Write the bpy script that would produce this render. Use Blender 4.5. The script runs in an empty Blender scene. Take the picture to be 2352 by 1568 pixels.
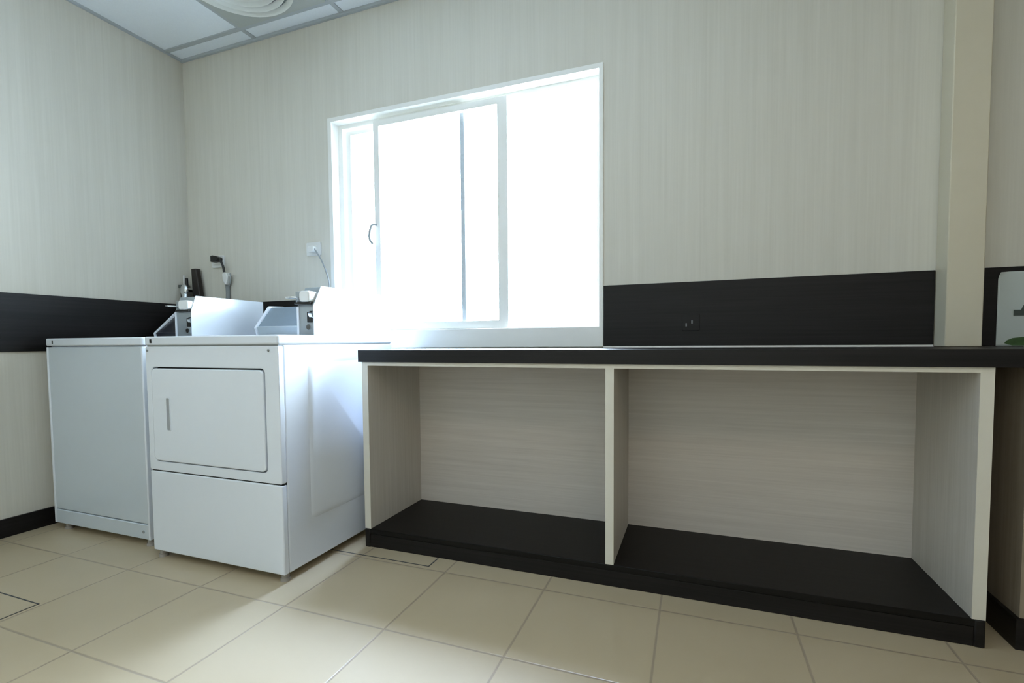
import bpy, bmesh, math, random
from mathutils import Vector, Matrix
random.seed(4)
S = bpy.context.scene
COL = S.collection
PI = math.pi

# ------------------------------------------------------------------ camera
W_PX, H_PX = 2352, 1568
F_PX, PPY = 1126.85, 836.7
CAM = Vector((2.986, -2.218, 0.887))
yaw, pitch, roll = (math.radians(a) for a in (20.415, -2.711, -0.471))
fw = Vector((-math.sin(yaw) * math.cos(pitch), math.cos(yaw) * math.cos(pitch), math.sin(pitch)))
r0 = Vector((math.cos(yaw), math.sin(yaw), 0)); u0 = r0.cross(fw)
rr = r0 * math.cos(roll) + u0 * math.sin(roll); uu = -r0 * math.sin(roll) + u0 * math.cos(roll)
cam_data = bpy.data.cameras.new('camera'); cam = bpy.data.objects.new('camera', cam_data); COL.objects.link(cam)
m = Matrix((rr, uu, -fw)).transposed().to_4x4(); m.translation = CAM
cam.matrix_world = m
cam_data.sensor_fit = 'HORIZONTAL'; cam_data.sensor_width = 36.0
cam_data.lens = F_PX / W_PX * 36.0
cam_data.shift_y = (PPY - H_PX / 2) / W_PX
cam_data.clip_start = 0.02
S.camera = cam

# ------------------------------------------------------------------ world, fill lights, exposure
S.view_settings.view_transform = 'Standard'; S.view_settings.look = 'None'
S.view_settings.gamma = 1.0; S.view_settings.use_curve_mapping = False
S.view_settings.exposure = 1.22
S.cycles.max_bounces = 12; S.cycles.diffuse_bounces = 8; S.cycles.transparent_max_bounces = 12
S.cycles.sample_clamp_indirect = 8.0
wd = bpy.data.worlds.new('sky'); S.world = wd; wd.use_nodes = True
bg = wd.node_tree.nodes['Background']; bg.inputs[1].default_value = 32.0
_nt = wd.node_tree                                    # hazy overcast sky, brighter high up towards the veiled sun
_tc = _nt.nodes.new('ShaderNodeTexCoord'); _dp = _nt.nodes.new('ShaderNodeVectorMath'); _dp.operation = 'DOT_PRODUCT'
_dp.inputs[1].default_value = Vector((-0.02, 0.52, 0.85)).normalized()
_nt.links.new(_tc.outputs['Generated'], _dp.inputs[0])
_mx = _nt.nodes.new('ShaderNodeMath'); _mx.operation = 'MAXIMUM'; _mx.inputs[1].default_value = 0.0; _nt.links.new(_dp.outputs['Value'], _mx.inputs[0])
_pw = _nt.nodes.new('ShaderNodeMath'); _pw.operation = 'POWER'; _pw.inputs[1].default_value = 60.0; _nt.links.new(_mx.outputs[0], _pw.inputs[0])
_cr = _nt.nodes.new('ShaderNodeMix'); _cr.data_type = 'RGBA'; _cr.inputs[6].default_value = (0.72, 0.87, 1.0, 1); _cr.inputs[7].default_value = (1.95, 2.55, 3.85, 1)
_nt.links.new(_pw.outputs[0], _cr.inputs[0]); 
_sp = _nt.nodes.new('ShaderNodeSeparateXYZ'); _nt.links.new(_tc.outputs['Generated'], _sp.inputs[0])   # open in front of the window, closed in at its sides
_mr = _nt.nodes.new('ShaderNodeMapRange'); _mr.interpolation_type = 'SMOOTHSTEP'
for _k, _v in ((1, 0.40), (2, 1.0), (3, 0.04), (4, 1.0)): _mr.inputs[_k].default_value = _v
_nt.links.new(_sp.outputs[1], _mr.inputs[0])
_b2 = _nt.nodes.new('ShaderNodeVectorMath'); _b2.operation = 'SCALE'; _b2.inputs[0].default_value = (0.72, 0.87, 1.0)
_nt.links.new(_mr.outputs[0], _b2.inputs['Scale']); _nt.links.new(_b2.outputs[0], _cr.inputs[6]); _nt.links.new(_cr.outputs[2], bg.inputs[0])

def area(name, loc, rot, sx, sy, power, colr):
    d = bpy.data.lights.new(name, 'AREA'); d.shape = 'RECTANGLE'; d.size = sx; d.size_y = sy
    d.energy = power; d.color = colr
    o = bpy.data.objects.new(name, d); COL.objects.link(o); o.location = loc; o.rotation_euler = rot
    return o
pt = area('window_daylight', (1.85, 0.16, 1.48), (-PI / 2, 0, 0), 1.5, 1.25, 1.0, (1, 1, 1)); pt.data.cycles.is_portal = True
pt2 = area('fill_window_portal', (4.66, -2.9, 1.55), (0, PI / 2, 0), 1.3, 1.5, 1.0, (1, 1, 1)); pt2.data.cycles.is_portal = True  # sampling portal of the added side window
FILL = [((2.2, -3.2, 2.60), 3.0), ((4.0, -2.9, 2.60), 5.5)]  # unseen warm area lights added overhead for fill
for i, (p, e) in enumerate(FILL):
    area('fill_light', p, (0, 0, 0), 1.1, 0.55, e, (1.0, 0.82, 0.58))

# ------------------------------------------------------------------ materials
def new_mat(name):
    M = bpy.data.materials.new(name); M.use_nodes = True
    nt = M.node_tree; b = nt.nodes['Principled BSDF']
    return M, nt, b
def N(nt, t, **kw):
    n = nt.nodes.new(t)
    for k, v in kw.items(): setattr(n, k, v)
    return n
def mat(name, c, rough=0.5, metal=0.0, spec=0.5, vary=0.03, scale=30.0, coat=0.0):
    M, nt, b = new_mat(name)
    g = N(nt, 'ShaderNodeNewGeometry'); nz = N(nt, 'ShaderNodeTexNoise'); nz.inputs['Scale'].default_value = scale
    nt.links.new(g.outputs['Position'], nz.inputs['Vector'])
    mx = N(nt, 'ShaderNodeMix', data_type='RGBA')
    mx.inputs[6].default_value = tuple(max(0, x * (1 - vary)) for x in c) + (1,)
    mx.inputs[7].default_value = tuple(min(1, x * (1 + vary)) for x in c) + (1,)
    nt.links.new(nz.outputs[0], mx.inputs[0]); nt.links.new(mx.outputs[2], b.inputs['Base Color'])
    b.inputs['Roughness'].default_value = rough; b.inputs['Metallic'].default_value = metal
    b.inputs['Specular IOR Level'].default_value = spec
    b.inputs['Coat Weight'].default_value = coat
    return M
def streak(name, c0, c1, vec, rough=0.5, spec=0.4, lo=0.35, hi=0.65, vec2=None, bump=0.0):
    """fine streaks: noise stretched along one world axis"""
    M, nt, b = new_mat(name)
    g = N(nt, 'ShaderNodeNewGeometry')
    def layer(v, det):
        mp = N(nt, 'ShaderNodeVectorMath', operation='MULTIPLY'); mp.inputs[1].default_value = v
        nt.links.new(g.outputs['Position'], mp.inputs[0])
        nz = N(nt, 'ShaderNodeTexNoise'); nz.inputs['Scale'].default_value = 1.0; nz.inputs['Detail'].default_value = det
        nz.inputs['Roughness'].default_value = 0.65
        nt.links.new(mp.outputs[0], nz.inputs['Vector']); return nz.outputs[0]
    a = layer(vec, 3.0)
    if vec2:
        a2 = layer(vec2, 2.0); av = N(nt, 'ShaderNodeMath', operation='ADD'); nt.links.new(a, av.inputs[0]); nt.links.new(a2, av.inputs[1])
        hf = N(nt, 'ShaderNodeMath', operation='MULTIPLY'); hf.inputs[1].default_value = 0.5; nt.links.new(av.outputs[0], hf.inputs[0]); a = hf.outputs[0]
    mr = N(nt, 'ShaderNodeMapRange'); mr.inputs[1].default_value = lo; mr.inputs[2].default_value = hi
    nt.links.new(a, mr.inputs[0])
    mx = N(nt, 'ShaderNodeMix', data_type='RGBA'); mx.inputs[6].default_value = c0 + (1,); mx.inputs[7].default_value = c1 + (1,)
    nt.links.new(mr.outputs[0], mx.inputs[0]); nt.links.new(mx.outputs[2], b.inputs['Base Color'])
    b.inputs['Roughness'].default_value = rough; b.inputs['Specular IOR Level'].default_value = spec
    if bump:
        bp = N(nt, 'ShaderNodeBump'); bp.inputs['Strength'].default_value = bump; bp.inputs['Distance'].default_value = 0.002
        nt.links.new(a, bp.inputs['Height']); nt.links.new(bp.outputs[0], b.inputs['Normal'])
    return M

M_WALL = streak('wallpaper', (0.605, 0.585, 0.52), (0.66, 0.64, 0.575), (130, 130, 2.2), 0.6, 0.3, vec2=(32, 32, 0.7))
M_WHITEWALL = mat('painted column', (0.62, 0.57, 0.45), 0.55, vary=0.01)
M_DARK = streak('dark wood laminate', (0.003, 0.0027, 0.003), (0.011, 0.0098, 0.0102), (0.9, 0.9, 40), 0.42, 0.27, vec2=(2.0, 2.0, 130))
M_DARKTOP = streak('dark deck laminate', (0.004, 0.0037, 0.0035), (0.008, 0.0075, 0.007), (1.2, 60, 60), 0.45, 0.18, vec2=(4, 180, 180))
M_LAM = streak('pale cabinet laminate', (0.56, 0.515, 0.475), (0.65, 0.605, 0.56), (3, 3, 150), 0.5, 0.35, vec2=(1.2, 1.2, 45))
M_LAMV = streak('pale side laminate', (0.55, 0.515, 0.465), (0.61, 0.575, 0.525), (80, 80, 2.0), 0.5, 0.35)
M_SHADEWALL = streak('shade-darkened wall laminate', (0.24, 0.20, 0.15), (0.30, 0.25, 0.19), (60, 60, 1.5), 0.5, 0.3)  # right corner's shade put into the colour; on the unseen wall it cuts bounce
M_EDGE = mat('pale edge band', (0.66, 0.64, 0.57), 0.5, vary=0.02)
M_ENAMEL = mat('white enamel', (0.725, 0.775, 0.85), 0.22, spec=0.5, vary=0.008, coat=0.15)
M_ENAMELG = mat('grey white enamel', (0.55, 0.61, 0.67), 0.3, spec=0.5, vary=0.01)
M_STEEL = mat('grey steel', (0.36, 0.40, 0.43), 0.35, 0.6, vary=0.06)
M_PANEL = mat('blue grey control panel', (0.22, 0.28, 0.34), 0.3, vary=0.05)
M_NAVY = mat('dark navy panel', (0.018, 0.02, 0.03), 0.3)
M_CHROME = mat('chrome', (0.7, 0.72, 0.73), 0.15, 1.0)
M_BLACK = mat('black plastic', (0.010, 0.010, 0.010), 0.4)
M_BROWNBLACK = mat('brown black plastic', (0.014, 0.010, 0.009), 0.45)
M_WPLAST = mat('white plastic', (0.72, 0.73, 0.72), 0.35)
M_GPLAST = mat('grey plastic', (0.25, 0.27, 0.28), 0.45)
M_GREENGREY = mat('tarnished tap metal', (0.16, 0.19, 0.18), 0.35, 0.7, vary=0.2)
M_FRAME = mat('white window aluminium', (0.82, 0.82, 0.79), 0.35, vary=0.01)
M_TBAR = mat('ceiling grid metal', (0.42, 0.46, 0.49), 0.5)
M_CTILE = mat('ceiling board', (0.80, 0.86, 0.92), 0.8, vary=0.04, scale=160)
M_DIFF = mat('diffuser metal', (0.70, 0.73, 0.70), 0.4)
M_DIFFG = mat('grey diffuser plate', (0.42, 0.45, 0.43), 0.5)
M_FOOT = mat('worn levelling foot', (0.30, 0.28, 0.26), 0.5, vary=0.15)
M_LIP = mat('light blue grey lip', (0.40, 0.46, 0.50), 0.35)
M_SEAL = mat('black seam', (0.008, 0.009, 0.010), 0.8)
M_RECESS = mat('grey recess', (0.33, 0.35, 0.38), 0.5)
M_STILE = mat('dark grey strip', (0.20, 0.21, 0.22), 0.6)
M_GASKET = mat('dark seam', (0.05, 0.055, 0.06), 0.6)
M_PAPER = mat('poster paper', (0.50, 0.55, 0.54), 0.5, vary=0.08, scale=6)
M_PGREEN = mat('printed green', (0.045, 0.10, 0.03), 0.5, vary=0.35, scale=50)
M_PGREY = mat('printed dark grey', (0.05, 0.065, 0.06), 0.5, vary=0.2, scale=90)

def floor_mat(gx, gy, g):
    M, nt, b = new_mat('beige floor tile')
    geo = N(nt, 'ShaderNodeNewGeometry'); sp = N(nt, 'ShaderNodeSeparateXYZ'); nt.links.new(geo.outputs['Position'], sp.inputs[0])
    ds = []
    for ax, o in ((0, gx), (1, gy)):
        a = N(nt, 'ShaderNodeMath', operation='SUBTRACT'); a.inputs[1].default_value = o; nt.links.new(sp.outputs[ax], a.inputs[0])
        d = N(nt, 'ShaderNodeMath', operation='DIVIDE'); d.inputs[1].default_value = g; nt.links.new(a.outputs[0], d.inputs[0])
        q = N(nt, 'ShaderNodeMath', operation='ROUND'); nt.links.new(d.outputs[0], q.inputs[0])
        s = N(nt, 'ShaderNodeMath', operation='SUBTRACT'); nt.links.new(d.outputs[0], s.inputs[0]); nt.links.new(q.outputs[0], s.inputs[1])
        ab = N(nt, 'ShaderNodeMath', operation='ABSOLUTE'); nt.links.new(s.outputs[0], ab.inputs[0]); ds.append((ab.outputs[0], d.outputs[0]))
    mn = N(nt, 'ShaderNodeMath', operation='MINIMUM'); nt.links.new(ds[0][0], mn.inputs[0]); nt.links.new(ds[1][0], mn.inputs[1])
    mr = N(nt, 'ShaderNodeMapRange'); mr.inputs[1].default_value = 0.0045; mr.inputs[2].default_value = 0.0115; nt.links.new(mn.outputs[0], mr.inputs[0])
    # per-tile tone
    fl = []
    for k in (0, 1):
        f = N(nt, 'ShaderNodeMath', operation='FLOOR'); nt.links.new(ds[k][1], f.inputs[0]); fl.append(f.outputs[0])
    cb = N(nt, 'ShaderNodeCombineXYZ'); nt.links.new(fl[0], cb.inputs[0]); nt.links.new(fl[1], cb.inputs[1])
    wn = N(nt, 'ShaderNodeTexWhiteNoise'); nt.links.new(cb.outputs[0], wn.inputs['Vector'])
    nz = N(nt, 'ShaderNodeTexNoise'); nz.inputs['Scale'].default_value = 5.0; nz.inputs['Detail'].default_value = 6.0
    nt.links.new(geo.outputs['Position'], nz.inputs['Vector'])
    av = N(nt, 'ShaderNodeMath', operation='MULTIPLY_ADD'); nt.links.new(wn.outputs[0], av.inputs[0]); av.inputs[1].default_value = 0.35
    hn = N(nt, 'ShaderNodeMath', operation='MULTIPLY'); hn.inputs[1].default_value = 0.65; nt.links.new(nz.outputs[0], hn.inputs[0]); nt.links.new(hn.outputs[0], av.inputs[2])
    tile = N(nt, 'ShaderNodeMix', data_type='RGBA'); tile.inputs[6].default_value = (0.43, 0.35, 0.23, 1); tile.inputs[7].default_value = (0.495, 0.41, 0.28, 1)
    nt.links.new(av.outputs[0], tile.inputs[0])
    mx = N(nt, 'ShaderNodeMix', data_type='RGBA'); mx.inputs[6].default_value = (0.33, 0.265, 0.19, 1)
    nt.links.new(tile.outputs[2], mx.inputs[7]); nt.links.new(mr.outputs[0], mx.inputs[0]); nt.links.new(mx.outputs[2], b.inputs['Base Color'])
    b.inputs['Roughness'].default_value = 0.28; b.inputs['Specular IOR Level'].default_value = 0.5
    bp = N(nt, 'ShaderNodeBump'); bp.inputs['Strength'].default_value = 0.35; bp.inputs['Distance'].default_value = 0.002
    nt.links.new(mr.outputs[0], bp.inputs['Height']); nt.links.new(bp.outputs[0], b.inputs['Normal'])
    return M
M_FLOOR = floor_mat(1.299, -0.973, 0.397)

def glass_mat(name, tc):
    M, nt, b = new_mat(name); nt.nodes.remove(b)
    out = [n for n in nt.nodes if n.type == 'OUTPUT_MATERIAL'][0]
    t = N(nt, 'ShaderNodeBsdfTransparent'); t.inputs[0].default_value = tc + (1,)
    gl = N(nt, 'ShaderNodeBsdfGlossy'); gl.inputs['Roughness'].default_value = 0.02
    fr = N(nt, 'ShaderNodeValue'); fr.outputs[0].default_value = 0.05
    mx = N(nt, 'ShaderNodeMixShader'); nt.links.new(fr.outputs[0], mx.inputs[0]); nt.links.new(t.outputs[0], mx.inputs[1]); nt.links.new(gl.outputs[0], mx.inputs[2])
    nt.links.new(mx.outputs[0], out.inputs[0]); return M
M_GLASS = glass_mat('clear glass', (0.97, 0.98, 0.98)); M_TINT = glass_mat('tinted glass', (0.37, 0.37, 0.36))

# ------------------------------------------------------------------ mesh helpers
def box(bm, a, b):
    x0, y0, z0 = a; x1, y1, z1 = b
    v = [bm.verts.new(p) for p in ((x0, y0, z0), (x1, y0, z0), (x1, y1, z0), (x0, y1, z0), (x0, y0, z1), (x1, y0, z1), (x1, y1, z1), (x0, y1, z1))]
    for f in ((3, 2, 1, 0), (4, 5, 6, 7), (0, 1, 5, 4), (1, 2, 6, 5), (2, 3, 7, 6), (3, 0, 4, 7)):
        bm.faces.new([v[i] for i in f])
    return v
def prism(bm, prof, axis, lo, hi):
    """extrude a 2-D profile along axis ('x': (y,z), 'y': (x,z), 'z': (x,y))"""
    def P(p, t):
        return {'x': (t, p[0], p[1]), 'y': (p[0], t, p[1]), 'z': (p[0], p[1], t)}[axis]
    A = [bm.verts.new(P(p, lo)) for p in prof]; B = [bm.verts.new(P(p, hi)) for p in prof]
    n = len(prof)
    bm.faces.new(A); bm.faces.new(B[::-1])
    for i in range(n): bm.faces.new((A[i], B[i], B[(i + 1) % n], A[(i + 1) % n]))
def cyl(bm, p0, p1, r0, r1=None, n=20):
    r1 = r0 if r1 is None else r1
    p0 = Vector(p0); p1 = Vector(p1); d = (p1 - p0).normalized()
    s = d.cross(Vector((0, 0, 1)) if abs(d.z) < 0.9 else Vector((1, 0, 0))).normalized(); t = d.cross(s)
    A = []; B = []
    for i in range(n):
        a = 2 * PI * i / n; q = s * math.cos(a) + t * math.sin(a)
        A.append(bm.verts.new(p0 + q * r0)); B.append(bm.verts.new(p1 + q * r1))
    bm.faces.new(A); bm.faces.new(B[::-1])
    for i in range(n): bm.faces.new((A[i], B[i], B[(i + 1) % n], A[(i + 1) % n]))
def tube(bm, pts, r, n=10, sub=8):
    """smooth tube through points (Catmull-Rom)"""
    P = [Vector(p) for p in pts]; Q = []
    E = [P[0] * 2 - P[1]] + P + [P[-1] * 2 - P[-2]]
    for i in range(1, len(E) - 2):
        for k in range(sub):
            t = k / sub; a, b, c, d = E[i - 1], E[i], E[i + 1], E[i + 2]
            Q.append(0.5 * ((2 * b) + (c - a) * t + (2 * a - 5 * b + 4 * c - d) * t * t + (3 * b - a - 3 * c + d) * t ** 3))
    Q.append(P[-1])
    rings = []; up = Vector((0.13, 1, 0.21)).normalized()
    for i, q in enumerate(Q):
        d = (Q[min(i + 1, len(Q) - 1)] - Q[max(i - 1, 0)]).normalized()
        s = d.cross(up).normalized(); t = d.cross(s)
        rings.append([bm.verts.new(q + (s * math.cos(2 * PI * k / n) + t * math.sin(2 * PI * k / n)) * r) for k in range(n)])
    for A, B in zip(rings, rings[1:]):
        for k in range(n): bm.faces.new((A[k], A[(k + 1) % n], B[(k + 1) % n], B[k]))
    bm.faces.new(rings[0][::-1]); bm.faces.new(rings[-1])
def ball(bm, c, rx, ry, rz, n=16):
    bmesh.ops.create_uvsphere(bm, u_segments=n, v_segments=n // 2, radius=1.0, matrix=Matrix.Translation(c) @ Matrix.Diagonal((rx, ry, rz, 1)))
def rounded(x0, x1, y0, y1, r, n=6):
    out = []
    for cx, cy, a0 in ((x1 - r, y1 - r, 0), (x0 + r, y1 - r, 90), (x0 + r, y0 + r, 180), (x1 - r, y0 + r, 270)):
        for k in range(n + 1):
            a = math.radians(a0 + 90 * k / n); out.append((cx + r * math.cos(a), cy + r * math.sin(a)))
    return out
def ring_prism(bm, outer, inner, axis, lo, hi):
    """frame: two outlines with the same number of points, extruded"""
    def P(p, t):
        return {'x': (t, p[0], p[1]), 'y': (p[0], t, p[1]), 'z': (p[0], p[1], t)}[axis]
    n = len(outer)
    a, b, c, d = ([bm.verts.new(P(p, t)) for p in o] for o, t in ((outer, lo), (inner, lo), (outer, hi), (inner, hi)))
    for i in range(n):
        j = (i + 1) % n
        bm.faces.new((a[i], a[j], b[j], b[i])); bm.faces.new((c[i], d[i], d[j], c[j]))
        bm.faces.new((a[i], c[i], c[j], a[j])); bm.faces.new((b[i], b[j], d[j], d[i]))
def rect_frame(bm, x0, x1, z0, z1, t, y0, y1):
    """window frame of four members; t = (left, right, bottom, top) widths"""
    o = [(x0, z0), (x1, z0), (x1, z1), (x0, z1)]
    i = [(x0 + t[0], z0 + t[2]), (x1 - t[1], z0 + t[2]), (x1 - t[1], z1 - t[3]), (x0 + t[0], z1 - t[3])]
    ring_prism(bm, o, i, 'y', y0, y1)

def obj(name, bm, M, parent=None, bevel=0.0, seg=2, smooth=False, label=None):
    bmesh.ops.recalc_face_normals(bm, faces=bm.faces[:])
    off = Vector((0, 0, 0))
    if parent is not None:
        q = parent
        while q is not None: off += q.location; q = q.parent
    me = bpy.data.meshes.new(name)
    if parent is not None: bmesh.ops.translate(bm, verts=bm.verts[:], vec=-off)
    else:
        mn = [min(v.co[i] for v in bm.verts) for i in range(3)]; mxx = [max(v.co[i] for v in bm.verts) for i in range(3)]
        base = Vector(((mn[0] + mxx[0]) / 2, (mn[1] + mxx[1]) / 2, mn[2])); bmesh.ops.translate(bm, verts=bm.verts[:], vec=-base)
    bm.to_mesh(me); bm.free(); me.materials.append(M)
    o = bpy.data.objects.new(name, me); COL.objects.link(o)
    if parent is not None: o.parent = parent
    else: o.location = base
    if bevel:
        b = o.modifiers.new('bevel', 'BEVEL'); b.width = bevel; b.segments = seg; b.limit_method = 'ANGLE'; b.angle_limit = math.radians(40)
        b.harden_normals = False
    if smooth or bevel:
        for p in me.polygons: p.use_smooth = True
        me.set_sharp_from_angle(angle=math.radians(35))
    if label: o['label'] = label
    return o
def B(name, a, b, M, parent=None, bevel=0.0, seg=2, label=None):
    bm = bmesh.new(); box(bm, a, b); return obj(name, bm, M, parent, bevel, seg, label=label)
def thing(name, loc, label, cat, group=None):
    o = bpy.data.objects.new(name, None); COL.objects.link(o); o.location = loc; o.empty_display_size = 0.1
    return tag(o, label, cat, group)
def tag(o, label, cat, group=None):
    o['label'] = label; o['category'] = cat
    if group: o['group'] = group
    return o
def struct(o):
    o['kind'] = 'structure'; return o

# ------------------------------------------------------------------ room shell
RX, FY, CH = 4.5, -4.6, 2.635
WX0, WX1, WZ0, WZ1 = 1.10, 2.60, 0.857, 2.105          # window opening
BZ0, BZ1 = 0.857, 1.131                                # dark band on the walls
struct(B('floor', (-0.1, FY - 0.1, -0.1), (RX + 0.1, 0.18, 0.0), M_FLOOR))
struct(B('wall_left', (-0.12, FY - 0.1, 0), (0, 0.16, CH), M_WALL))
bm = bmesh.new()
box(bm, (0, 0, 0), (WX0, 0.16, CH)); box(bm, (WX1, 0, 0), (RX, 0.16, CH))
box(bm, (WX0, 0, 0), (WX1, 0.16, WZ0)); box(bm, (WX0, 0, WZ1), (WX1, 0.16, CH))
struct(obj('wall_back', bm, M_WALL))
bm = bmesh.new(); SY0, SY1, SZ0, SZ1 = -3.65, -2.15, 0.9, 2.2
box(bm, (RX, FY - 0.1, 0), (RX + 0.12, SY0, CH)); box(bm, (RX, SY1, 0), (RX + 0.12, 0.16, CH))
box(bm, (RX, SY0, 0), (RX + 0.12, SY1, SZ0)); box(bm, (RX, SY0, SZ1), (RX + 0.12, SY1, CH))
struct(obj('wall_right', bm, M_SHADEWALL))
fill_win = thing('fill_window', (RX, (SY0 + SY1) / 2, SZ0), 'added unseen tinted window in the right wall, letting in fill light', 'window'); struct(fill_win)  # added unseen opening that brings side fill light into the room
bm = bmesh.new(); ring_prism(bm, [(SY0, SZ0), (SY1, SZ0), (SY1, SZ1), (SY0, SZ1)], [(SY0 + .04, SZ0 + .04), (SY1 - .04, SZ0 + .04), (SY1 - .04, SZ1 - .04), (SY0 + .04, SZ1 - .04)], 'x', RX + 0.01, RX + 0.10)
obj('window_frame', bm, M_FRAME, fill_win)
B('glass_pane', (RX + 0.05, SY0 + .035, SZ0 + .035), (RX + 0.056, SY1 - .035, SZ1 - .035), M_TINT, fill_win)
struct(B('wall_front', (0, FY - 0.12, 0), (RX, FY, CH), M_WALL))
struct(B('wall_low_right', (3.86, -0.44, 0.0), (RX, 0, 0.803), M_SHADEWALL))

ceil = struct(B('ceiling', (0, FY, CH), (RX, 0, CH + 0.08), M_CTILE))
bm = bmesh.new()
x = 0.608
while x < RX: box(bm, (x - 0.012, FY, CH - 0.006), (x + 0.012, 0, CH)); x += 0.612
y = -0.105
while y > FY: box(bm, (0, y - 0.012, CH - 0.0065), (RX, y + 0.012, CH)); y -= 0.612
obj('ceiling_grid', bm, M_TBAR, ceil)
bm = bmesh.new()
box(bm, (0, FY, CH - 0.014), (0.012, 0, CH)); box(bm, (0, -0.014, CH - 0.016), (RX, 0, CH))
obj('ceiling_edge_trim', bm, M_TBAR, ceil)

struct(B('baseboard_left', (0, FY, 0), (0.012, -0.0, 0.086), M_DARK, bevel=0.002))
struct(B('baseboard_back', (0.012, -0.012, 0), (1.648, 0, 0.086), M_DARK, bevel=0.002))
bm = bmesh.new(); prism(bm, [(3.848, -0.012), (3.848, -0.452), (RX, -0.452), (RX, -0.44), (3.86, -0.44), (3.86, -0.012)], 'z', 0, 0.088)
struct(obj('baseboard_right', bm, M_DARK))
struct(B('trim_1', (0, FY, BZ0), (0.010, 0, BZ1), M_DARK, bevel=0.0015))
struct(B('trim_2', (0.010, -0.010, BZ0), (WX0 - 0.002, 0, BZ1), M_DARK, bevel=0.0015))
struct(B('trim_5', (WX1 + 0.003, -0.0105, 0.8546), (3.800, 0, 0.8615), M_FRAME))
struct(B('trim_3', (WX1 + 0.003, -0.010, 0.8618), (3.800, 0, BZ1), M_DARK, bevel=0.0015))
struct(B('trim_4', (3.909, -0.010, BZ0), (RX, 0, BZ1), M_DARK, bevel=0.0015))
struct(B('wall_column', (3.803, -0.088, 0.8555), (3.906, 0, CH - 0.0), M_WHITEWALL, bevel=0.003))

# ------------------------------------------------------------------ window
win = thing('window_1', (1.85, 0, WZ0), 'white sliding window with one sash slid to the middle', 'window')
win['kind'] = 'structure'
bm = bmesh.new(); rect_frame(bm, WX0, WX1, WZ0, WZ1, (0.024, 0.018, 0.094, 0.022), -0.006, 0.15)
obj('window_frame', bm, M_FRAME, win, bevel=0.002)
bm = bmesh.new(); rect_frame(bm, WX0 + 0.024, WX1 - 0.018, WZ0 + 0.094, WZ1 - 0.022, (0.028, 0.022, 0.006, 0.022), 0.052, 0.062)
obj('track_divider', bm, M_FRAME, win)
def sash(x0, x1, z0, z1, t, y0, y1):
    bm = bmesh.new(); rect_frame(bm, x0, x1, z0, z1, t, y0, y1)
    s = obj('sash', bm, M_FRAME, win, bevel=0.003)
    yc = (y0 + y1) / 2
    B('glass_pane', (x0 + t[0] - 0.004, yc - 0.003, z0 + t[2] - 0.004), (x1 - t[1] + 0.004, yc + 0.003, z1 - t[3] + 0.004), M_GLASS, s)
    return s
s1 = sash(1.374, 2.137, 0.953, 2.060, (0.034, 0.053, 0.038, 0.032), 0.022, 0.050)
s2 = sash(1.150, 1.888, 0.953, 2.060, (0.045, 0.012, 0.038, 0.032), 0.066, 0.092)
B('meeting_stile', (1.868, 0.060, 0.955), (1.890, 0.0655, 2.058), M_STILE, s2, label='dark grey strip on the edge of the rear sash')  # rear sash stile, its backlit darkness put into the grey colour
bm = bmesh.new(); tube(bm, [(1.386, 0.020, 1.515), (1.372, 0.000, 1.508), (1.362, -0.008, 1.47), (1.362, -0.008, 1.435), (1.372, 0.004, 1.41)], 0.0065)
obj('sash_pull', bm, M_GPLAST, win, smooth=True, label='grey curved sash pull')
B('sash_catch', (1.425, -0.022, 0.938), (1.455, -0.006, 0.954), M_GPLAST, win, bevel=0.003, label='small grey catch on the bottom rail')

# ------------------------------------------------------------------ ceiling diffuser
dif = thing('ceiling_diffuser', (0.914, -0.411, CH - 0.006), 'square ceiling air diffuser with white concentric rings in the grid', 'air vent')
bm = bmesh.new(); ring_prism(bm, rounded(0.622, 1.206, -0.703, -0.119, 0.004), rounded(0.657, 1.171, -0.668, -0.154, 0.256), 'z', CH - 0.012, CH - 0.0005)
obj('face_plate', bm, M_DIFFG, dif)
def cone_ring(ra, rb, za, zb, name):
    bm = bmesh.new(); n = 48; c = (0.914, -0.411); V = []
    for (r, z) in ((ra, za), (rb, zb), (rb - 0.006, zb + 0.003), (ra - 0.004, za + 0.004)):
        V.append([bm.verts.new((c[0] + r * math.cos(2 * PI * k / n), c[1] + r * math.sin(2 * PI * k / n), z)) for k in range(n)])
    for a in range(4):
        for k in range(n): bm.faces.new((V[a][k], V[a][(k + 1) % n], V[(a + 1) % 4][(k + 1) % n], V[(a + 1) % 4][k]))
    return obj(name, bm, M_DIFF, dif, smooth=True)
for rb in (0.264, 0.226, 0.186, 0.146, 0.106):
    cone_ring(rb - 0.016, rb, CH - 0.012, CH - 0.026, 'vent_ring')
bm = bmesh.new(); cyl(bm, (0.914, -0.411, CH - 0.0015), (0.914, -0.411, CH - 0.0005), 0.255, 0.255, 48); obj('vent_throat', bm, M_GPLAST, dif)
bm = bmesh.new(); cyl(bm, (0.914, -0.411, CH - 0.052), (0.914, -0.411, CH - 0.008), 0.05, 0.03, 32); obj('vent_hub', bm, M_DIFF, dif, smooth=True)

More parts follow.
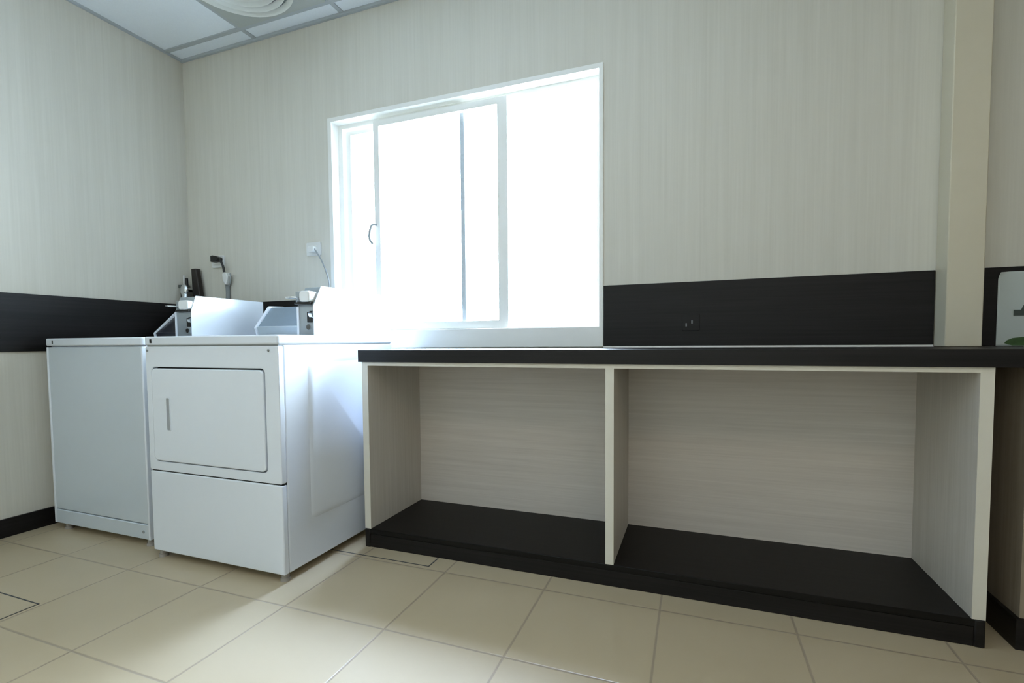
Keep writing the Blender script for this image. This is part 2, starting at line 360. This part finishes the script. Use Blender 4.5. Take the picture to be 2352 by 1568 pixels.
# ------------------------------------------------------------------ laundry machines
def feet(t, pts, z):
    for x, y in pts:
        bm = bmesh.new(); cyl(bm, (x, y, 0), (x, y, 0.012), 0.018, 0.017, 18); cyl(bm, (x, y, 0.012), (x, y, z), 0.014, 0.014, 16)
        obj('foot', bm, M_FOOT, t, smooth=True)
def console(t, x0, box0, box1, nose, foot, top, yfr, ysl, zsl, yb, head, panelmat, washer):
    """back-mounted control console (x0..box0) and coin box (box0..box1); profile points are (y, z)"""
    zt = 0.918
    prof = [(foot, zt), nose, top, (yb, top[1] + 0.004), (yb, zt)]
    d = 0.012
    ny, nz = nose[0] + d, nose[1] + 0.002
    inner = [(foot + d, zt), (ny, nz), (top[0] + d, top[1] - 0.006), (yb - 0.002, top[1] - 0.003), (yb - 0.002, zt)]
    bm = bmesh.new(); prism(bm, inner, 'x', x0 + 0.010, box0)
    c = obj('control_console', bm, panelmat, t, label=('dark navy sloping control panel' if washer else 'blue grey sloping control panel'))
    bm = bmesh.new(); prism(bm, [(ny + 0.003, nz + 0.004), (ny - 0.004, nz), (foot + d - 0.004, zt), (foot + d + 0.004, zt)], 'x', x0 + 0.010, box0)
    obj('console_lip', bm, M_NAVY if washer else M_LIP, c)
    bm = bmesh.new(); prism(bm, prof, 'x', x0, x0 + 0.014); obj('end_cap', bm, M_ENAMEL, t, bevel=0.003, label='white end cap of the console')
    # coin box: upright front, slanted upper front, long side running back
    bm = bmesh.new(); prism(bm, [(yfr + 0.004, zt), (yfr + 0.004, zsl), (ysl + 0.003, 1.113), (yb + 0.002, 1.111), (yb + 0.002, zt)], 'x', box0, box1 - 0.004)
    k = obj('coin_box', bm, M_STEEL, t, bevel=0.003, label='grey steel coin box')
    bm = bmesh.new(); prism(bm, [(yfr, zt), (yfr, zsl), (ysl, 1.116), (yb, 1.114), (yb, zt)], 'x', box1 - 0.004, box1)
    obj('coin_box_side', bm, M_ENAMEL, k, bevel=0.001, label='white side panel of the coin box')
    B('coin_box_trim', (box0 - 0.001, yfr, zt), (box0 + 0.010, yfr + 0.008, zsl - 0.002), M_ENAMEL, k, bevel=0.002)
    # lock and coin return
    xl = box1 - 0.024
    bm = bmesh.new(); cyl(bm, (xl, yfr - 0.005, 0.950), (xl, yfr + 0.006, 0.950), 0.011, n=20); obj('lock', bm, M_CHROME, k, smooth=True)
    B('coin_return', (xl - 0.012, yfr + 0.001, 0.968), (xl + 0.014, yfr + 0.006, 1.010), M_BLACK, k, bevel=0.002, label='dark coin return opening')
    bm = bmesh.new(); prism(bm, [(yfr - 0.006, 1.002), (yfr + 0.004, 1.014), (yfr + 0.004, 0.984)], 'x', xl, xl + 0.016); obj('coin_return_flap', bm, M_CHROME, k)
    # coin slide: white rounded head, grey carriage, tongue towards the user
    h0, h1 = head; w = 0.030
    sl = B('coin_slide', (h0 - w, yfr - 0.002, 1.050), (h0 + 0.004, yfr + 0.045, 1.093), M_STEEL, t, bevel=0.004)
    bm = bmesh.new(); prism(bm, rounded(h0, h1, 1.050, 1.093, 0.013), 'y', yfr - 0.014, yfr + 0.042)
    obj('slide_head', bm, M_WPLAST, sl, bevel=0.004, label='white rounded coin slide head')
    B('slide_tongue', (h0 - w + 0.004, yfr - 0.058, 1.062), (h0 - 0.006, yfr - 0.002, 1.068), M_CHROME, sl, bevel=0.001)
    B('slide_base', (h0 - w, yfr - 0.008, 1.040), (h1 - 0.004, yfr + 0.030, 1.049), M_BLACK, sl, bevel=0.002, label='dark base plate under the coin slide')

# dryer (in front, right)
dx0, dx1, dyf, dyb = 0.874, 1.579, -0.855, -0.142
dry = thing('clothes_dryer', ((dx0 + dx1) / 2, (dyf + dyb) / 2, 0), 'white coin-operated dryer with large front door next to the open cabinet', 'dryer', 'coin laundry machines')
B('body', (dx0 + 0.004, dyf + 0.027, 0.030), (dx1, dyb, 0.880), M_ENAMEL, dry, bevel=0.004)
bm = bmesh.new()
ring_prism(bm, rounded(dx0, dx1, 0.370, 0.877, 0.006, 6), rounded(0.9036, 1.5130, 0.4066, 0.7940, 0.022, 6), 'y', dyf, dyf + 0.024)
obj('front_frame', bm, M_ENAMEL, dry, bevel=0.003)
B('door_seal', (0.900, dyf + 0.020, 0.403), (1.517, dyf + 0.0265, 0.798), M_SEAL, dry, label='dark gap around the door')
bm = bmesh.new(); prism(bm, rounded(0.9065, 1.5060, 0.4105, 0.7885, 0.020), 'y', dyf - 0.003, dyf + 0.020)
door = obj('door', bm, M_ENAMEL, dry, bevel=0.004)
bm = bmesh.new(); ring_prism(bm, rounded(0.9885, 1.0125, 0.536, 0.672, 0.006), rounded(0.9915, 1.0095, 0.539, 0.669, 0.004), 'y', dyf - 0.0055, dyf - 0.002)
hd = obj('handle', bm, M_ENAMEL, door)
bm = bmesh.new(); prism(bm, rounded(0.9915, 1.0095, 0.539, 0.669, 0.004), 'y', dyf - 0.0038, dyf - 0.002); obj('handle_recess', bm, M_RECESS, door, label='grey recess of the door handle')
bm = bmesh.new(); prism(bm, rounded(dx0, dx1, 0.030, 0.365, 0.005), 'y', dyf, dyf + 0.024); obj('lower_panel', bm, M_ENAMEL, dry, bevel=0.004)
B('seam', (dx0 + 0.006, dyf + 0.006, 0.363), (dx1 - 0.002, dyf + 0.0265, 0.372), M_SEAL, dry)
bm = bmesh.new(); prism(bm, rounded(dx0 - 0.002, dx1 + 0.002, dyf - 0.004, dyb, 0.012), 'z', 0.8825, 0.918); obj('top', bm, M_ENAMEL, dry, bevel=0.006, seg=3)
B('top_seam', (dx0 + 0.006, dyf + 0.004, 0.875), (dx1 - 0.004, dyb - 0.01, 0.884), M_GPLAST, dry)
bm = bmesh.new()
o = rounded(-0.716, -0.165, 0.192, 0.812, 0.03); i = rounded(-0.701, -0.180, 0.208, 0.797, 0.02)
a = [bm.verts.new((dx1 - 0.001, *p)) for p in o]; b = [bm.verts.new((dx1 + 0.0045, *p)) for p in i]
for k in range(len(o)): j = (k + 1) % len(o); bm.faces.new((a[k], a[j], b[j], b[k]))
bm.faces.new(b); bm.faces.new(a[::-1])
obj('side_panel', bm, M_ENAMEL, dry, smooth=True)
for px in (0.886, 1.535):
    bm = bmesh.new(); cyl(bm, (px, dyf - 0.003, 0.861), (px, dyf + 0.002, 0.861), 0.0045, n=14); obj('screw', bm, M_GPLAST, dry, smooth=True)
B('top_clip', (0.910, dyf - 0.007, 0.891), (0.919, dyf - 0.001, 0.907), M_BLACK, dry, bevel=0.001)
feet(dry, ((0.905, dyf + 0.020), (1.556, dyf + 0.026), (0.905, dyb - 0.05), (1.556, dyb - 0.05)), 0.032)
console(dry, 0.886, 1.486, 1.572, (-0.333, 0.966), -0.318, (-0.242, 1.080), -0.664, -0.618, 1.034, -0.145, (1.513, 1.563), M_PANEL, False)

# washer (behind left)
wx0, wx1, wyf, wyb = 0.088, 0.765, -0.797, -0.140
was = thing('washing_machine', ((wx0 + wx1) / 2, (wyf + wyb) / 2, 0), 'white coin-operated washer with plain front left of the dryer', 'washing machine', 'coin laundry machines')
B('body', (wx0 + 0.003, wyf + 0.016, 0.030), (wx1, wyb, 0.882), M_ENAMEL, was, bevel=0.004)
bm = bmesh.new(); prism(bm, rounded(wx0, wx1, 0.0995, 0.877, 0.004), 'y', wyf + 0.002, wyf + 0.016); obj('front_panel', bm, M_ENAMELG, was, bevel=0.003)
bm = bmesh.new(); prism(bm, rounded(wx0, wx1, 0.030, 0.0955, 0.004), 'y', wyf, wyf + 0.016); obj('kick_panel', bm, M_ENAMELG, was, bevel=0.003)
for xa, xb in ((wx0 - 0.001, wx0 + 0.011), (wx1 - 0.011, wx1 + 0.001)):
    B('corner_post', (xa, wyf - 0.002, 0.030), (xb, wyf + 0.02, 0.877), M_ENAMEL, was, bevel=0.003)
bm = bmesh.new(); prism(bm, rounded(wx0 - 0.002, wx1 + 0.002, wyf - 0.004, wyb, 0.012), 'z', 0.8825, 0.918); obj('top', bm, M_ENAMEL, was, bevel=0.006, seg=3)
B('top_clip', (0.143, wyf - 0.007, 0.892), (0.148, wyf - 0.001, 0.909), M_BLACK, was, bevel=0.001)
bm = bmesh.new(); cyl(bm, (0.723, wyf - 0.003, 0.063), (0.723, wyf + 0.002, 0.063), 0.006, n=14); obj('screw', bm, M_GPLAST, was, smooth=True)
feet(was, ((0.155, wyf + 0.022), (0.742, wyf + 0.018), (0.155, wyb - 0.06), (0.742, wyb - 0.06)), 0.032)
console(was, 0.105, 0.635, 0.748, (-0.314, 0.949), -0.306, (-0.188, 1.071), -0.559, -0.533, 1.044, -0.142, (0.680, 0.744), M_NAVY, True)

# ------------------------------------------------------------------ taps, pipe, sockets and cords behind the machines
tap = thing('water_tap', (0.03, -0.03, 1.10), 'grey double water tap on the wall in the corner above the washer', 'tap')
bm = bmesh.new(); cyl(bm, (0.012, -0.052, 1.14), (0.012, -0.052, 1.245), 0.019, 0.021); cyl(bm, (0.012, -0.052, 1.232), (0.012, -0.052, 1.25), 0.031, 0.031); obj('valve_body', bm, M_GREENGREY, tap, smooth=True, label='tarnished dark grey valve body')
bm = bmesh.new(); cyl(bm, (0.040, -0.002, 1.215), (0.040, -0.075, 1.215), 0.016, 0.018); ball(bm, (0.050, -0.080, 1.215), 0.030, 0.016, 0.038); tube(bm, [(0.054, -0.076, 1.20), (0.062, -0.086, 1.165), (0.066, -0.092, 1.12)], 0.016); obj('tap_spout', bm, M_CHROME, tap, smooth=True)
bm = bmesh.new(); cyl(bm, (0.016, -0.052, 1.25), (0.010, -0.052, 1.312), 0.008, 0.005); obj('tap_lever', bm, M_WPLAST, tap, smooth=True, label='thin white lever')
bm = bmesh.new(); cyl(bm, (0.034, -0.052, 1.245), (0.034, -0.052, 1.292), 0.010, 0.009); obj('tap_stem', bm, M_BLACK, tap, smooth=True)
bm = bmesh.new(); tube(bm, [(0.012, -0.052, 1.145), (0.016, -0.062, 1.10), (0.03, -0.075, 1.02), (0.05, -0.08, 0.94)], 0.012); obj('hose', bm, M_GPLAST, tap, smooth=True)

bm = bmesh.new()
pr = [((0.0655, 0.1085), 1.349), ((0.070, 0.134), 1.195), ((0.078, 0.172), 0.93)]
rings = []
for (xa, xb), z in pr:
    rings.append([bm.verts.new(((xa + xb) / 2 + (xb - xa) / 2 * cxx, -0.030 + 0.016 * cy_, z)) for cxx, cy_ in [(c[0], c[1]) for c in rounded(-1, 1, -1, 1, 0.35, 4)]])
for A_, B_ in zip(rings, rings[1:]):
    for k in range(len(A_)): j = (k + 1) % len(A_); bm.faces.new((A_[k], A_[j], B_[j], B_[k]))
bm.faces.new(rings[0]); bm.faces.new(rings[-1][::-1])
tag(obj('pipe_cover', bm, M_BROWNBLACK, smooth=True), 'tall black tapered cover standing in the corner beside the tap', 'pipe cover')

def outlet(x0, x1, z0, z1, label):
    t = thing('wall_socket', ((x0 + x1) / 2, 0, z0), label, 'socket', 'sockets above the machines')
    bm = bmesh.new(); prism(bm, rounded(x0, x1, z0, z1, 0.008), 'y', -0.009, 0); obj('cover_plate', bm, M_WPLAST, t, bevel=0.002)
    cx_, cz_ = (x0 + x1) / 2, (z0 + z1) / 2
    bm = bmesh.new(); prism(bm, rounded(cx_ - 0.028, cx_ + 0.028, cz_ - 0.018, cz_ + 0.018, 0.004), 'y', -0.0115, -0.008); obj('socket_insert', bm, M_FRAME, t, bevel=0.001)
    return t
outlet(0.200, 0.300, 1.352, 1.424, 'white wall socket holding the black plug near the corner')
outlet(0.936, 1.036, 1.374, 1.448, 'white wall socket beside the window frame above the dryer')
cord = thing('power_cord', (0.30, -0.02, 1.30), 'black plug and cable with white inline connector above the washer', 'power cord')
bm = bmesh.new(); prism(bm, [(0.236, 1.380), (0.236, 1.418), (0.252, 1.420), (0.288, 1.410), (0.298, 1.402), (0.296, 1.388), (0.280, 1.382)], 'y', -0.048, -0.0115); obj('plug', bm, M_BLACK, cord, bevel=0.004)
bm = bmesh.new(); tube(bm, [(0.285, -0.033, 1.400), (0.305, -0.034, 1.385), (0.320, -0.030, 1.350), (0.323, -0.026, 1.315), (0.325, -0.025, 1.29)], 0.007); obj('cable', bm, M_BLACK, cord, smooth=True)
bm = bmesh.new()
prism(bm, [(0.318, 1.305), (0.330, 1.316), (0.350, 1.312), (0.362, 1.290), (0.358, 1.262), (0.350, 1.240), (0.338, 1.238), (0.322, 1.270)], 'y', -0.040, -0.006); obj('inline_connector', bm, M_WPLAST, cord, bevel=0.005, label='white inline connector')
bm = bmesh.new(); tube(bm, [(0.364, -0.022, 1.308), (0.369, -0.022, 1.285), (0.365, -0.022, 1.255), (0.356, -0.022, 1.235)], 0.004); obj('loop_wire', bm, M_GPLAST, cord, smooth=True)
bm = bmesh.new(); tube(bm, [(0.327, -0.016, 1.285), (0.330, -0.013, 1.24), (0.331, -0.012, 1.18), (0.331, -0.022, 1.08), (0.333, -0.03, 0.95)], 0.0125); obj('flat_cable', bm, M_GPLAST, cord, smooth=True, label='grey sheathed cable running down')
cord = thing('power_cord', (1.05, -0.02, 1.20), 'thin grey cable curving down from the socket beside the window', 'power cord')
bm = bmesh.new(); prism(bm, rounded(0.972, 1.014, 1.388, 1.424, 0.010), 'y', -0.040, -0.0115); obj('plug', bm, M_WPLAST, cord, bevel=0.004)
bm = bmesh.new(); tube(bm, [(1.010, -0.030, 1.408), (1.028, -0.030, 1.385), (1.062, -0.031, 1.335), (1.092, -0.032, 1.272), (1.112, -0.035, 1.205), (1.122, -0.05, 1.10), (1.125, -0.07, 0.98)], 0.0040); obj('cable', bm, M_GPLAST, cord, smooth=True)

# ------------------------------------------------------------------ open cabinet and worktop
kx0, kx1, kx2, yc, yi = 1.650, 2.690, 3.770, -0.475, -0.057
ZP, ZT = 0.081, 0.803
cab = thing('open_cabinet', ((kx0 + kx2) / 2, (yc + yi) / 2, 0), 'pale laminate open-fronted cabinet with two bays under the dark worktop', 'cabinet')
def panel(name, x0, x1):
    p = B(name, (x0, yc + 0.002, ZP), (x1, -0.03, ZT), M_LAMV, cab, bevel=0.0008)
    B('edge_band', (x0, yc, ZP), (x1, yc + 0.002, ZT), M_EDGE, p)
panel('side_panel', kx0, kx0 + 0.030); panel('divider', kx1, kx1 + 0.030); panel('side_panel', kx2 - 0.032, kx2)
for a, b in ((kx0 + 0.030, kx1), (kx1 + 0.030, kx2 - 0.032)):
    B('back_panel', (a, yi, ZP), (b, yi + 0.015, ZT), M_LAM, cab)
    B('top_rail', (a, yc, 0.788), (b, yc + 0.05, ZT), M_EDGE, cab)
B('deck', (kx0, yc - 0.001, ZP - 0.022), (kx2, -0.03, ZP), M_DARKTOP, cab, bevel=0.002)
B('plinth', (kx0 + 0.002, yc + 0.002, 0.0), (kx2 - 0.002, -0.04, ZP - 0.023), M_DARK, cab, bevel=0.002)
for a in (kx0, kx2 - 0.026):
    B('plinth_end_cap', (a, yc - 0.003, 0.0), (a + 0.026, yc + 0.012, ZP), M_DARK, cab, bevel=0.004)
bm = bmesh.new(); prism(bm, [(-0.484, 0.8035), (-0.484, 0.8535), (-0.483, 0.8545), (-0.0105, 0.8545), (-0.0105, 0.8035)], 'x', 1.638, RX - 0.002)
tag(obj('worktop', bm, M_DARK, bevel=0.002), 'long dark wood-grain worktop running under the window to the right', 'worktop')

# black flush socket on the dark panel
bs = thing('panel_socket', (2.97, -0.010, 0.955), 'small black socket on the dark wall panel above the worktop', 'socket')
bm = bmesh.new(); prism(bm, rounded(2.935, 3.005, 0.925, 0.995, 0.006), 'y', -0.0135, -0.010); obj('cover_plate', bm, M_DARK, bs, bevel=0.001)
for (xa, za) in ((2.952, 0.950), (2.975, 0.962)):
    B('socket_slot', (xa - 0.003, -0.0150, za - 0.007), (xa + 0.003, -0.0133, za + 0.007), M_STILE, bs, bevel=0.0005)

# ------------------------------------------------------------------ poster behind the worktop
pos = thing('poster', (4.26, -0.0105, 0.856), 'pale printed poster with a green foot on the dark band at far right', 'poster')
bm = bmesh.new(); nx, nz = 80, 36; px0, px1, pz0, pz1 = 3.976, 4.56, 0.856, 1.114
G = []
for i in range(nx + 1):
    row = []
    for j in range(nz + 1):
        u, v = i / nx, j / nz; xx, zz = px0 + (px1 - px0) * u, pz0 + (pz1 - pz0) * v
        d = max(0.0, 0.028 - ((xx - px0) + (pz1 - zz))) / 0.028
        row.append(bm.verts.new((xx + 0.0015 * d, -0.0125 - 0.014 * d * d - 0.0012 * math.sin(u * 9) ** 2, zz - 0.003 * d)))
    G.append(row)
for i in range(nx):
    for j in range(nz): bm.faces.new((G[i][j], G[i + 1][j], G[i + 1][j + 1], G[i][j + 1]))
sheet = obj('paper_sheet', bm, M_PAPER, pos, smooth=True)
so = sheet.modifiers.new('thick', 'SOLIDIFY'); so.thickness = 0.0006
B('printed_bar', (4.020, -0.0150, 0.961), (4.16, -0.0146, 0.981), M_PGREY, pos, label='dark grey printed bar')
bm = bmesh.new(); prism(bm, [(4.040, 0.981), (4.044, 0.992), (4.050, 1.004), (4.053, 0.992), (4.058, 0.984), (4.16, 0.984), (4.16, 0.981)], 'y', -0.0150, -0.0146); obj('printed_mast', bm, M_PGREY, pos)
bm = bmesh.new(); prism(bm, [(3.998, 0.866), (4.004, 0.876), (4.02, 0.884), (4.05, 0.888), (4.12, 0.890), (4.4, 0.892), (4.4, 0.858), (4.02, 0.858)], 'y', -0.0150, -0.0146); obj('printed_greenery', bm, M_PGREEN, pos, label='printed green shape along the foot')

# ------------------------------------------------------------------ floor covers
def cover(name, x0, x1, y0, y1, label, closed):
    t = thing(name, ((x0 + x1) / 2, (y0 + y1) / 2, 0), label, 'floor hatch', 'hatch covers in the floor tiles')
    bm = bmesh.new(); prism(bm, [(x0, y1), (x0, y0), (x1, y0), (x1, y1), (x1 - 0.005, y1), (x1 - 0.005, y0 + 0.005), (x0 + 0.005, y0 + 0.005), (x0 + 0.005, y1)], 'z', 0.0, 0.0008)
    if closed: box(bm, (x0, y1 - 0.005, 0.0), (x1, y1, 0.0008))
    obj('rim', bm, M_GASKET, t, label='thin dark metal rim')
    B('lid', (x0 + 0.005, y0 + 0.005, 0.0), (x1 - 0.005, y1, 0.0005), M_FLOOR, t)
cover('floor_hatch', 1.40, 2.010, -0.556, -0.4775, 'tiled floor hatch rim against the foot of the cabinet by the dryer', False)
cover('floor_hatch', 0.50, 0.887, -1.60, -1.245, 'tiled floor hatch with dark rim in front of the washer', True)
